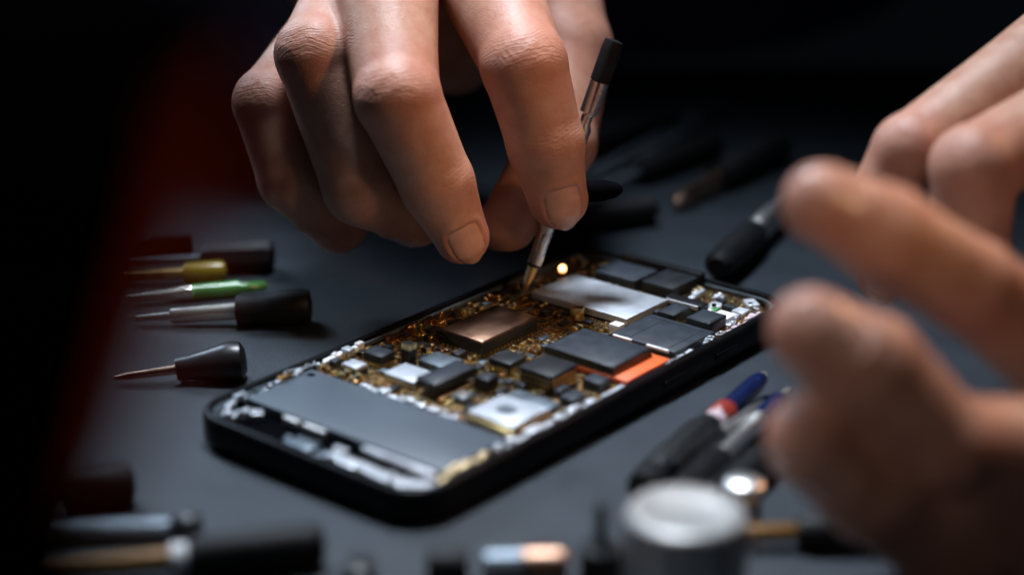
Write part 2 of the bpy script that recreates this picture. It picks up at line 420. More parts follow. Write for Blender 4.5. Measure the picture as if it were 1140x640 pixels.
for k, (a, b, h, mm, mc) in enumerate(((.20, .10, .10, 'bronze', 'gold'), (.16, .12, .12, 'chip', 'bronze'), (.26, .15, .13, 'chip', 'gold'), (.13, .08, .08, 'gold', 'gold'), (.22, .18, .18, 'chip', 'gold'), (.18, .10, .11, 'bronze', 'silver'))):
    mb = MB(); mb.box(-a / 2 * .6, a / 2 * .6, -b / 2, b / 2, 0, h, .012, seg=1)
    t = mb.build('tmp', mm); me1 = t.data; bpy.data.objects.remove(t)
    mb = MB()
    for s in (-1, 1): mb.box(s * a / 2 - a * .2, s * a / 2 + a * .2, -b / 2 - .004, b / 2 + .004, 0, h + .006, .012, seg=1)
    t = mb.build('tmp', mc); me2 = t.data; bpy.data.objects.remove(t)
    me1.name = 'surface_part'; me2.name = 'end_cap'
    protos.append((me1, me2, a))
nchip = 0
for att in range(7000):
    if nchip >= 72: break
    u_, v_ = random.uniform(3.9, 13.8), random.uniform(.65, 6.4)
    a_, b_ = random.choice(((.22, .16), (.16, .26), (.34, .2), (.2, .2), (.15, .34), (.40, .16), (.30, .26)))
    if any(u_ + a_ / 2 + .03 > q[0] + .06 and u_ - a_ / 2 - .03 < q[1] - .06 and v_ + b_ / 2 + .03 > q[2] + .06 and v_ - b_ / 2 - .03 < q[3] - .06 for q in big): continue
    h_ = random.choice((.07, .10, .13, .20))
    c = chip('small_chip', u_ - a_ / 2, u_ + a_ / 2, v_ - b_ / 2, v_ + b_ / 2, .625, .625 + h_, random.choice(('chip', 'chip', 'chip', 'chip_grey', 'bronze', 'grey')), .008)
    pins(c, u_ - a_ / 2, u_ + a_ / 2, v_ - b_ / 2, v_ + b_ / 2, .62, .07, .035, .05)
    big.append((u_ - a_ / 2 - .06, u_ + a_ / 2 + .06, v_ - b_ / 2 - .06, v_ + b_ / 2 + .06)); nchip += 1
cnt = tries = 0
while cnt < 96 and tries < 12000:
    u_, v_ = random.uniform(3.75, 13.9), random.uniform(.55, 6.5)
    tries += 1
    if not free(u_, v_, .07 if tries < 4000 else .02): continue
    big.append((u_ - .12, u_ + .12, v_ - .08, v_ + .08))
    m1, m2, a = protos[random.choice((0, 0, 1, 2, 2, 3, 3, 4, 5))]
    p = bpy.data.objects.new('capacitor' if cnt % 2 else 'resistor', m1); COL.objects.link(p)
    p.parent = phone; p.location = Vector((U(u_), V(v_), .619)) * S; p.rotation_euler = (0, 0, random.choice((0, math.pi / 2)) + random.uniform(-.06, .06))
    q = bpy.data.objects.new('end_cap', m2); COL.objects.link(q); q.parent = p
    cnt += 1
# countless solder beads, put in for gold glints among the chips
mb = MB()
for k in range(1700):
    u_, v_ = random.uniform(3.7, 14.1), random.uniform(.5, 6.62)
    if any(a + .08 < u_ < b - .08 and c + .08 < v_ < d - .08 for a, b, c, d in big[:25]): continue
    r_ = random.choice((.014, .018, .022, .03))
    mb.blob((U(u_), V(v_), .622 + r_ * .3), r_, 1)
sb = mb.build('solder_beads', 'gold', phone); sb['kind'] = 'stuff'

# white and silver brackets round the edge: ragged ribbons with screw holes
def bracket(name, pts, w, z0, z1, m='white', label=None, screws=(), jag=.35, bumps=10):
    mb = MB()
    P = [Vector((U(a), V(b), 0)) for a, b in pts]
    for a, b in zip(P, P[1:]):
        d = (b - a); L_ = d.length; n_ = max(1, int(L_ / (w * 1.3))); ang = math.atan2(d.y, d.x)
        for k in range(n_):
            c = a + d * ((k + .5) / n_); ww = w * random.uniform(1 - jag, 1 + jag); ll = L_ / n_ * random.uniform(.8, 1.25)
            off = Vector((-d.y, d.x, 0)).normalized() * random.uniform(-.25, .25) * w * jag * 2
            zt = z1 - random.uniform(0, .12)
            mb.box(c.x + off.x - ll / 2, c.x + off.x + ll / 2, c.y + off.y - ww / 2, c.y + off.y + ww / 2, z0 + random.uniform(0, .01), zt, min(.03, ww * .2), ang + random.uniform(-.05, .05))
    for k in range(bumps // 3):
        i = random.randrange(len(P) - 1); c = P[i].lerp(P[i + 1], random.random())
        mb.blob((c.x + random.uniform(-w, w) * .4, c.y + random.uniform(-w, w) * .4, z1 - .03), random.uniform(.04, .09), 2, (random.uniform(.8, 1.6), random.uniform(.8, 1.6), .7))
    o = mb.build(name, m, phone)
    if label: o['label'] = label
    for a, b, r_ in screws:
        s = MB(); s.lathe([(z1 - .03, r_), (z1 + .012, r_), (z1 + .016, r_ * .8), (z1 + .006, r_ * .55), (z1 + .006, 0)], 16, Matrix.Translation((U(a), V(b), 0)))
        s.build('screw', 'darkhole', o)
    return o
bracket('flex_strip', [(1.35, .52), (3.3, .47)], .10, .60, .80, 'white', None, ((1.7, .52, .04), (2.1, .52, .04), (2.6, .5, .04)), .25, 4)
bracket('corner_bracket', [(.62, .62), (.70, 1.0), (1.05, 1.05), (1.3, 1.25)], .26, .48, .76, 'white', 'white corner bracket with dark screw holes', ((.62, .72, .07), (.75, 1.1, .06), (1.22, 1.2, .06)), .25, 8)
bracket('corner_bracket', [(.62, .62), (1.1, .50)], .18, .55, .80, 'white', None, (), .3, 3)
chip('antenna_clip', 1.12, 1.45, .42, .53, .74, .86, 'silver'); chip('antenna_clip', 2.5, 2.95, .40, .55, .72, .86, 'bronze', .02)
mb = MB()
mb.tube([(U(3.0 + .55 * math.sin(t) * .5), V(.46 + .10 * math.cos(t)), .84 + .03 * math.sin(2 * t)) for t in np.linspace(0, 6.2, 22)], .018, 6)
mb.tube([(U(3.25 + .1 * t), V(.45 + .06 * math.sin(2.2 * t)), .83) for t in np.linspace(0, 5, 16)], .016, 6)
mb.build('antenna_wire', 'silver', phone)
bracket('white_connector', [(3.75, .50), (4.3, .44), (5.4, .36)], .15, .60, .84, 'whiteplastic', None, ((3.85, .5, .05),), .12, 3)
chip('connector_clasp', 4.62, 4.86, .40, .66, .70, .90, 'silver', .03)
for v0, v1 in ((1.95, 2.42), (2.58, 3.22)): chip('contact_strip', 1.20, 1.32, v0, v1, .60, .745, 'whiteplastic', .02)
chip('contact_strip', 1.16, 1.32, 4.40, 6.45, .60, .75, 'white', .03)
bracket('charging_port', [(.72, 2.5), (.68, 3.3), (.75, 3.9)], .22, .42, .62, 'grey', None, (), .4, 8)
bracket('charging_port', [(.78, 3.9), (.74, 4.3), (.70, 5.2), (.66, 6.2), (.95, 6.72)], .34, .46, .74, 'white', 'bright metal charging port housing', ((1.0, 3.95, .06),), .3, 16)
chip('vibration_motor', .50, .95, 2.75, 3.45, .45, .64, 'grey', .04)
bracket('gold_rail', [(1.15, 6.66), (1.9, 6.64), (2.75, 6.62)], .17, .48, .80, 'palegold', None, (), .25, 4)
bracket('edge_bracket', [(2.95, 6.66), (3.6, 6.62), (4.4, 6.70), (5.3, 6.66)], .22, .52, .78, 'white', None, ((3.2, 6.64, .05), (4.9, 6.68, .05)), .28, 9)
bracket('edge_bracket', [(5.45, 6.62), (6.4, 6.70), (7.5, 6.72)], .17, .52, .77, 'white', None, (), .28, 6)
bracket('edge_bracket', [(3.65, 4.45), (3.70, 4.95)], .16, .60, .78, 'white', None, (), .4, 5)
bracket('edge_bracket', [(3.68, 2.0), (3.72, 2.8), (3.75, 3.6), (3.80, 4.3)], .20, .56, .76, 'white', None, (), .28, 9)
bracket('edge_bracket', [(3.72, 1.1), (3.74, 1.9)], .13, .56, .74, 'bronze', None, (), .4, 6)
bracket('copper_clip', [(3.58, 6.45), (3.66, 6.55)], .2, .56, .80, 'gold', None, (), .3, 4)
bracket('edge_bracket', [(9.3, 6.84), (10.2, 6.84), (11.2, 6.84)], .12, .56, .78, 'white', None, (), .4, 6)
bracket('camera_bracket', [(12.3, 5.95), (13.0, 5.6), (13.9, 5.2)], .24, .60, .84, 'white', 'white camera bracket at the far corner of the phone', ((12.9, 5.65, .06),), .4, 14)
bracket('camera_bracket', [(12.2, 6.55), (12.9, 6.35), (13.7, 6.4), (14.0, 6.0)], .26, .60, .82, 'white', None, ((13.6, 6.3, .06),), .4, 14)
bracket('camera_bracket', [(13.1, 4.75), (13.8, 4.7)], .22, .60, .80, 'white', None, (), .4, 6)
bracket('edge_bracket', [(11.6, 6.72), (12.5, 6.78), (13.4, 6.72)], .16, .58, .80, 'pink', None, (), .4, 8)
chip('foam_pad', 12.25, 12.75, 5.95, 6.45, .62, .83, 'whiteplastic', .03)
chip('green_pad', 12.6, 12.85, 5.65, 5.85, .62, .80, 'green', .03)
mb = MB()
for cu, cv in ((10.95, 6.86), (11.35, 6.9)):
    mb.tube([(U(cu + .13 * math.cos(t) + .04 * math.sin(3 * t)), V(cv - .05 + .07 * math.sin(t)), .835) for t in np.linspace(0, 6.28, 18)], .013, 6)
mb.tube([(U(10.7 + .1 * k), V(6.84 + (.05 if k % 2 else -.05)), .83) for k in range(5)], .013, 6)
mb.tube([(U(8.95 + .12 * k), V(6.86 + .05 * math.sin(2.1 * k)), .80) for k in range(6)], .016, 6)
mb.build('antenna_wire', 'silver', phone)
bracket('ground_spring', [(12.9, 1.5), (13.8, 1.6)], .18, .60, .82, 'bronze', None, (), .4, 8)
bracket('ground_spring', [(9.3, .7), (10.6, .6), (12.0, .7)], .16, .60, .80, 'bronze', None, (), .5, 14)
bracket('ground_spring', [(6.0, .6), (7.2, .55), (8.8, .6)], .14, .60, .82, 'bronze', None, (), .5, 12)
bracket('ground_spring', [(6.05, 1.3), (6.5, 1.9), (6.45, 2.6)], .12, .60, .80, 'copper', None, (), .4, 6)

# ------------------------------------------------------------------ tools
def q_to(d): return Vector((0, 0, 1)).rotation_difference(Vector(d).normalized())
def lathe_part(name, m, prof, parent, seg=28, label=None, ang=38, rfun=None):
    mb = MB(); mb.lathe(prof, seg, rfun=rfun); o = mb.build(name, m, parent, ang=ang)
    if label: o['label'] = label
    return o
def tool(name, label, cat, p0, p1, parts, group=None):
    """a turned tool lying from p0 to p1; parts give (name, material, [(fraction, radius)...], segments)"""
    p0, p1 = Vector(p0), Vector(p1); L_ = (p1 - p0).length
    t = empty(name, p0, q_to(p1 - p0)); tag(t, label, cat, group)
    for prt in parts:
        nm, m, prof = prt[:3]; seg = prt[3] if len(prt) > 3 else 28
        lathe_part(nm, m, [(f * L_, r) for f, r in prof], t, seg)
    return t
def grip(f0, f1, r, neck=.75, butt=.85):
    return [(f0, r * neck * .7), (f0 + .004, r * neck), (f0 + (f1 - f0) * .12, r * neck), (f0 + (f1 - f0) * .22, r * .95), (f0 + (f1 - f0) * .5, r), (f0 + (f1 - f0) * .88, r), (f0 + (f1 - f0) * .96, r * butt), (f1, r * butt * .6), (f1 + .002, 0)]

G_L = 'small screwdrivers lying left of the phone'
tool('screwdriver', 'black handled screwdriver lying farthest back on the left side', 'screwdriver', (-11.49, 7.91, 0.25), (-6.76, 7.85, 0.46),
     [('shank', 'grey', [(0, .10), (.58, .12)]), ('handle', 'rubber', [(.56, .30), (.565, .42), (.66, .46), (.96, .46), (.99, .40), (1, .25)], 8)], G_L)
tool('screwdriver', 'reddish brown capped tool at the back left behind the yellow handle', 'screwdriver', (-12.41, 8.62, 0.30), (-9.37, 9.25, 0.30),
     [('shank', 'maroon', [(0, .22), (.6, .24)]), ('handle', 'maroon', [(.6, .27), (.62, .31), (.97, .31), (1, .2)])], G_L)
tool('screwdriver', 'screwdriver with short yellow handle and brass shank', 'screwdriver', (-11.26, 6.79, 0.20), (-8.00, 7.03, 0.30),
     [('shank', 'brass', [(0, .13), (.3, .15), (.64, .17)]), ('handle', 'yellow', [(.63, .2), (.635, .27), (.70, .29), (.93, .29), (.98, .25), (1, .12)], 20)], G_L)
tool('screwdriver', 'slim screwdriver with glossy green handle and silver shank', 'screwdriver', (-10.44, 5.17, 0.20), (-6.74, 6.02, 0.22),
     [('shank', 'steel', [(0, .10), (.25, .13), (.40, .21), (.46, .21)]), ('handle', 'green', [(.455, .17), (.46, .22), (.80, .22), (.81, .15), (.98, .14), (1, .08)], 10)], G_L)
tool('screwdriver', 'chrome shank screwdriver with thick black handle beside the phone edge', 'screwdriver', (-9.89, 3.65, 0.20), (-5.27, 3.78, 0.50),
     [('shank', 'steel', [(0, .07), (.14, .10), (.19, .11), (.2, .20), (.57, .24), (.58, .2)], 12), ('handle', 'rubber', [(.575, .32), (.58, .44), (.66, .46), (.72, .42), (.80, .48), (.95, .50), (.99, .42), (1, .2)], 10)], G_L)
tool('screwdriver', 'screwdriver with bulbous glossy black handle and coppery thin shank', 'screwdriver', (-9.61, -0.23, 0.16), (-6.46, 0.14, 0.50),
     [('shank', 'copper_rod', [(0, .05), (.1, .09), (.48, .12)], 16), ('handle', 'black', [(.468, .2), (.47, .27), (.50, .29), (.56, .30), (.68, .37), (.82, .46), (.90, .50), (.96, .46), (.99, .30), (1, 0)])], G_L)
tool('screwdriver', 'black tool end poking out of the dark at lower left', 'screwdriver', (-10.51, -7.15, 0.45), (-7.86, -6.38, 0.45),
     [('shank', 'grey', [(0, .2), (.5, .22)]), ('handle', 'rubber', [(.48, .3), (.5, .42), (.9, .46), (.97, .4), (1, .2)])])
tool('screwdriver', 'dark slim rod with round black knob at the bottom left', 'screwdriver', (-10.77, -8.82, 0.40), (-6.15, -8.41, 0.42),
     [('shaft', 'grey', [(0, .28), (.4, .30), (.86, .30), (.87, .2)]), ('knob', 'black', [(.86, .15), (.875, .3), (.91, .40), (.95, .42), (.985, .34), (1, .15)])])
tool('screwdriver', 'amber shank screwdriver with white collar and long black handle at the bottom', 'screwdriver', (-9.42, -9.98, 0.30), (-3.68, -8.95, 0.45),
     [('shank', 'amber', [(0, .12), (.1, .2), (.5, .22)]), ('collar', 'whiteplastic', [(.49, .24), (.50, .30), (.54, .30), (.55, .24)]), ('handle', 'rubber', [(.548, .3), (.56, .40), (.62, .44), (.95, .45), (.99, .38), (1, .2)], 10)])
def knob(name, label, cat, base, r, h, m, stem=None):
    t = empty(name, base); tag(t, label, cat)
    lathe_part('body', m, [(0.003, r * .9), (.05, r), (h * .85, r), (h * .95, r * .93), (h, r * .75)], t)
    if stem: lathe_part('stem', stem, [(h - .02, r * .3), (h + .8, r * .28), (h + .85, r * .2)], t)
    return t
knob('small_knob', 'tiny black knob standing at the bottom edge', 'knob', (-2.96, -9.80, 0.00), .32, .5, 'black')
tool('rubber_cap', 'small black cap lying left of the silver and copper sleeve', 'cap', (-1.68, -9.74, 0.36), (-0.86, -9.71, 0.36), [('body', 'rubber', [(0, .28), (.06, .36), (.9, .36), (1, .28)], 20)])
tool('metal_sleeve', 'two tone silver and copper sleeve lying at the bottom edge', 'sleeve', (-0.61, -9.88, 0.40), (1.03, -9.81, 0.40), [('silver_half', 'grey', [(0, .30), (.05, .38), (.46, .40), (.48, .34)]), ('copper_half', 'copper', [(.478, .36), (.50, .41), (.92, .41), (1, .30)])])
knob('black_knob', 'black knob with a short stem beside the round metal cap', 'knob', (1.65, -9.97, 0.00), .42, .95, 'rubber', 'black')

kc = empty('round_container', (3.18, -10.53, 0.00)); tag(kc, 'round fluted aluminium cap with pale dished top in the front right', 'cap')
lathe_part('body', 'brushed', [(.003, 1.05), (.06, 1.14), (1.75, 1.14), (1.90, 1.10)], kc, 96, rfun=lambda a, t: 1 + (.03 * math.cos(16 * a) if .05 < t < 1.8 else 0))
lathe_part('dished_top', 'dish', [(1.88, 1.08), (1.98, 1.04), (2.0, .98), (1.97, .70), (1.93, .45), (1.93, 0)], kc, 64)

G_R = 'pens and drivers lying right of the phone'
tool('pen_tool', 'blue ended pen tool with red ring and thick black grip right of the phone', 'pen', (2.64, -6.73, 0.46), (6.02, -0.74, 0.50),
     [('grip', 'rubber', [(0, .25), (.01, .36), (.08, .42), (.1, .36), (.13, .42), (.45, .40), (.52, .30)], 20), ('collar', 'pink', [(.515, .31), (.53, .28), (.575, .26)]), ('ring', 'red', [(.574, .27), (.58, .30), (.65, .29), (.66, .25)]), ('barrel', 'blue', [(.655, .23), (.67, .25), (.90, .23), (.95, .17)]), ('tip', 'steel', [(.945, .17), (.98, .12), (1, .05)])], G_R)  # collar's pale pink is a painted highlight on the pen
tool('pen_tool', 'silver shafted pen tool with blue end lying outermost on the right', 'pen', (3.39, -7.15, 0.45), (6.47, -1.60, 0.50),
     [('grip', 'black', [(0, .2), (.02, .38), (.28, .40), (.34, .30)], 20), ('shaft', 'brushed', [(.335, .20), (.35, .24), (.38, .24), (.39, .20), (.64, .2), (.66, .24), (.70, .22)]), ('barrel', 'blue', [(.695, .20), (.71, .23), (.86, .22), (.9, .17)]), ('tip', 'steel', [(.895, .14), (.97, .10), (1, .04)])], G_R)
tool('pen_tool', 'plain dark driver lying under the blurred near fingers', 'pen', (4.20, -7.14, 0.40), (6.85, -2.54, 0.40),
     [('grip', 'rubber', [(0, .2), (.02, .34), (.4, .36), (.5, .26)]), ('shaft', 'grey', [(.49, .17), (.9, .15), (1, .06)])], G_R)
tool('pen_tool', 'thin steel probe with black grip lying across the pile of pens', 'pen', (3.31, -6.27, 0.75), (5.71, -2.58, 0.62),
     [('grip', 'black', [(0, .12), (.02, .20), (.45, .21), (.5, .14)], 16), ('shaft', 'brushed', [(.49, .10), (.85, .09), (1, .03)], 12)], G_R)
tool('pen_tool', 'short black driver nearest to the metal cap in the pile of pens', 'pen', (3.95, -7.12, 0.35), (5.32, -5.02, 0.35),
     [('grip', 'rubber', [(0, .2), (.03, .32), (.7, .33), (.78, .2)], 10), ('shaft', 'steel', [(.77, .13), (.96, .12), (1, .06)], 12)], G_R)
pc = empty('plastic_cap', (4.67, -7.39, 0.00)); tag(pc, 'small pale cap standing behind the metal cap', 'cap')
lathe_part('body', 'grey', [(.003, .36), (.05, .40), (.62, .38)], pc); lathe_part('top', 'brushed', [(.61, .38), (.66, .42), (.98, .40), (1.05, .30), (1.06, 0)], pc)
tool('screwdriver', 'screwdriver with yellow shank and black handle under the near hand', 'screwdriver', (4.08, -8.34, 0.30), (7.82, -8.30, 0.40),
     [('shank', 'amber', [(0, .1), (.05, .17), (.40, .18), (.42, .14)], 12), ('handle', 'rubber', [(.415, .2), (.42, .32), (.5, .38), (.95, .40), (1, .22)], 10)])

G_B = 'dark tools lying at the back of the table'
tool('screwdriver', 'black handled driver with white ferrule lying behind the pointing fingertip', 'screwdriver', (5.61, 6.49, 0.60), (8.79, 13.22, 0.55),
     [('handle', 'rubber', [(0, .25), (.02, .42), (.2, .48), (.42, .46), (.46, .34)], 10), ('ferrule', 'brushed', [(.455, .32), (.47, .38), (.72, .35), (.92, .22), (.95, .15)]), ('tip', 'steel', [(.945, .10), (1, .07)])], G_B)
tool('screwdriver', 'black handled driver with dull metal tip in the blurred back right', 'screwdriver', (5.05, 13.18, 0.30), (9.22, 19.02, 0.55),
     [('shank', 'copper_rod', [(0, .12), (.04, .25), (.12, .28), (.2, .24), (.26, .30), (.36, .32), (.38, .2)]), ('handle', 'rubber', [(.37, .3), (.38, .50), (.6, .56), (.95, .55), (1, .3)], 10)], G_B)
tool('screwdriver', 'short black driver handle on the table right of the index fingertip', 'screwdriver', (1.86, 11.10, 0.40), (4.30, 12.17, 0.45),
     [('handle', 'rubber', [(0, .25), (.03, .42), (.3, .45), (.95, .45), (1, .28)], 10), ('butt_cap', 'black', [(.99, .27), (1.02, .27), (1.04, .2)])], G_B)
tool('screwdriver', 'long black driver beside the grey tweezers at the back', 'screwdriver', (2.17, 13.89, 0.40), (7.05, 19.37, 0.45),
     [('shank', 'grey', [(0, .12), (.4, .14)]), ('handle', 'rubber', [(.39, .25), (.4, .42), (.6, .48), (.96, .45), (1, .25)], 10)], G_B)
tool('screwdriver', 'black driver farthest back near the table edge', 'screwdriver', (2.10, 18.66, 0.40), (5.79, 22.67, 0.45),
     [('handle', 'rubber', [(0, .3), (.03, .45), (.5, .5), (.96, .45), (1, .25)], 10), ('shank', 'grey', [(.99, .12), (1.5, .12), (1.55, .06)])], G_B)
# grey tweezers
a, b = Vector((2.46, 16.07, 0.02)), Vector((6.54, 22.90, 0.02))
tw = empty('tweezers', a); tw.rotation_euler = (0, 0, math.atan2((b - a).y, (b - a).x)); tag(tw, 'flat grey steel tweezers lying at the back of the table', 'tweezers')
Lt = (b - a).length
for s in (-1, 1):
    mb = MB(); mb.prism([(0, s * .10), (Lt * .35, s * .42), (Lt * .8, s * .42), (Lt, s * .12), (Lt, s * .02), (Lt * .8, s * .10), (Lt * .35, s * .16), (0, s * .04)], 0.0, .28, .03)
    mb.build('arm', 'grey', tw)
mb = MB(); mb.box(Lt * .96, Lt * 1.06, -.2, .2, .01, .32, .05); mb.build('hinge', 'grey', tw)

# held screwdriver
p0, p1 = Vector((0.28, 3.93, 0.82)), Vector((2.57, 4.83, 7.28))
HL = (p1 - p0).length
hd = empty('screwdriver', p0, q_to(p1 - p0)); tag(hd, 'thin chrome precision screwdriver held upright in the hand, tip on the board', 'screwdriver')
lathe_part('bit', 'tipgold', [(0, .02), (.05, .055), (.28, .10), (.42, .125), (.70, .13), (.74, .14)], hd, 8)
lathe_part('collar', 'black', [(.73, .17), (.74, .19), (.79, .19), (.80, .17)], hd, 24)
lathe_part('shaft', 'tipsteel', [(.79, .16), (.81, .19), (1.6, .20), (2.1, .195), (2.2, .205), (HL * .66, .225), (HL * .68, .15), (HL * .71, .15), (HL * .72, .24), (HL * .84, .25), (HL * .845, .2)], hd, 14)
lathe_part('handle', 'rubber', [(HL * .84, .22), (HL * .845, .26), (HL * .97, .27), (HL, .24), (HL + .03, .10), (HL + .03, 0)], hd, 24)
# short pick behind the index fingertip
tool('pick', 'short pointed black pick poking out behind the index fingertip', 'pick', (1.58, 3.78, 3.60), (2.80, 3.61, 3.73), [('body', 'darkhole', [(0, .25), (.1, .29), (.6, .27), (.85, .2), (.97, .10), (1, 0)])])

# flared cup in the extreme foreground, left
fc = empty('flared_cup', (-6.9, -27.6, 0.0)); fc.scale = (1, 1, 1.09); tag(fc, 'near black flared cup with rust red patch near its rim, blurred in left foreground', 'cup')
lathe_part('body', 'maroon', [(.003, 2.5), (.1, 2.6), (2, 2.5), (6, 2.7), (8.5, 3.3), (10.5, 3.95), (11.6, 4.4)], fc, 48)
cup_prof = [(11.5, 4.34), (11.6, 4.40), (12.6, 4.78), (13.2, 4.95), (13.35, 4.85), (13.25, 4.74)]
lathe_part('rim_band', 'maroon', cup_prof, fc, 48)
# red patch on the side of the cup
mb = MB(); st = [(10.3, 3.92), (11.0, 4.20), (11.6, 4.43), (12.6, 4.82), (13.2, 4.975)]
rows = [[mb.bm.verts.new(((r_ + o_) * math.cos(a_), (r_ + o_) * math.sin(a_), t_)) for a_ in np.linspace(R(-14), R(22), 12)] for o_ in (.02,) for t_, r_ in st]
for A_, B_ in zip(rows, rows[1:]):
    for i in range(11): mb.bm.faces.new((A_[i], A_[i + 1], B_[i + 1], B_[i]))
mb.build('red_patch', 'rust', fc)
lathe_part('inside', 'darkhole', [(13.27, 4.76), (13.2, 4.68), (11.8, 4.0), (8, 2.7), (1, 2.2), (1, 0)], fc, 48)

# ------------------------------------------------------------------ person: hands as distance fields
def surface_nets(F, org, h):
    inside = F < 0
    c = np.zeros(tuple(s - 1 for s in F.shape), np.int8)
    nx, ny, nz = F.shape
    for dx in (0, 1):
        for dy in (0, 1):
            for dz in (0, 1): c += inside[dx:nx - 1 + dx, dy:ny - 1 + dy, dz:nz - 1 + dz]
    act = (c > 0) & (c < 8)
    idx = np.argwhere(act)
    ids = -np.ones(act.shape, np.int64); ids[act] = np.arange(len(idx))
    corners = [(dx, dy, dz) for dx in (0, 1) for dy in (0, 1) for dz in (0, 1)]
    val = np.stack([F[idx[:, 0] + a, idx[:, 1] + b, idx[:, 2] + d] for a, b, d in corners], 1)
    acc = np.zeros((len(idx), 3)); num = np.zeros(len(idx))
    for i, A in enumerate(corners):
        for j, B in enumerate(corners):
            if j <= i or sum(abs(p - q) for p, q in zip(A, B)) != 1: continue
            f0, f1 = val[:, i], val[:, j]; m = (f0 < 0) != (f1 < 0)
            t = np.where(m, f0 / np.where(m, f0 - f1, 1), 0)
            p = np.array(A)[None] + t[:, None] * (np.array(B) - np.array(A))[None]
            acc[m] += p[m]; num[m] += 1
    verts = (idx + acc / num[:, None]) * h + org
    faces = []
    for ax in range(3):
        b, d = (ax + 1) % 3, (ax + 2) % 3
        sl0 = [slice(None)] * 3; sl1 = [slice(None)] * 3
        sl0[ax] = slice(0, -1); sl1[ax] = slice(1, None)
        i0, i1 = inside[tuple(sl0)], inside[tuple(sl1)]
        e = np.argwhere(i0 != i1)
        ok = (e[:, b] > 0) & (e[:, d] > 0) & (e[:, b] < F.shape[b] - 1) & (e[:, d] < F.shape[d] - 1)
        e = e[ok]; s = i0[e[:, 0], e[:, 1], e[:, 2]]
        def cell(ob, od):
            q = e.copy(); q[:, b] -= ob; q[:, d] -= od
            return ids[q[:, 0], q[:, 1], q[:, 2]]
        quad = np.stack([cell(1, 1), cell(0, 1), cell(0, 0), cell(1, 0)], 1)
        quad[~s] = quad[~s][:, ::-1]
        faces.append(quad)
    return verts, np.concatenate(faces)

class Field:
    def __init__(self, lo, hi, h):
        self.h = h; self.o = np.array(lo, float); self.n = np.ceil((np.array(hi) - self.o) / h).astype(int) + 1
        self.F = np.full(tuple(self.n), 2.0, np.float32)
    def sub(self, lo, hi):
        a = np.clip(np.floor((np.array(lo) - self.o) / self.h).astype(int), 0, self.n - 1)
        b = np.clip(np.ceil((np.array(hi) - self.o) / self.h).astype(int) + 1, 1, self.n)
        b = np.maximum(b, a + 1)
        sl = tuple(slice(x, y) for x, y in zip(a, b))
        ax = [(np.arange(x, y) * self.h + o).astype(np.float32) for x, y, o in zip(a, b, self.o)]
        return sl, np.meshgrid(*ax, indexing='ij', sparse=True)
    @staticmethod
    def smin(a, b, k):
        t = np.clip(.5 + .5 * (b - a) / k, 0, 1)
        return b + (a - b) * t - k * t * (1 - t)
    @staticmethod
    def cone(X, a, b, ra, rb):
        d = np.array(b) - np.array(a); dd = float(d @ d) + 1e-9
        px, py, pz = X[0] - a[0], X[1] - a[1], X[2] - a[2]
        t = np.clip((px * d[0] + py * d[1] + pz * d[2]) / dd, 0, 1)
        t2 = t * t * (3 - 2 * t) * .5 + t * .5
        return np.sqrt((px - t * d[0]) ** 2 + (py - t * d[1]) ** 2 + (pz - t * d[2]) ** 2) - (ra + t2 * (rb - ra))
    def chain(self, pts, rad, k_in, k_out, extra=(), disp=None):
        """round cones through pts, blended with k_in, then joined to the rest with k_out"""
        pts = [np.array(p, float) for p in pts]
        allp = pts + [np.array(e[0], float) for e in extra]
        rm = max(list(rad) + [e[1] for e in extra]) + 1.2
        sl, X = self.sub(np.min(allp, 0) - rm, np.max(allp, 0) + rm)
        D = None
        for i in range(len(pts) - 1):
            d = self.cone(X, pts[i], pts[i + 1], rad[i], rad[i + 1])
            D = d if D is None else self.smin(D, d, k_in)
        for c, r_, k_ in extra:
            d = np.sqrt((X[0] - c[0]) ** 2 + (X[1] - c[1]) ** 2 + (X[2] - c[2]) ** 2) - r_
            D = self.smin(D, d, k_)
        if disp is not None: D = D - disp(X)
        self.F[sl] = self.smin(self.F[sl], D.astype(np.float32), k_out)

def unit(v): v = np.array(v, float); return v / (np.linalg.norm(v) + 1e-9)
def perp(n, t): n = np.array(n, float); t = unit(t); return unit(n - t * (n @ t))

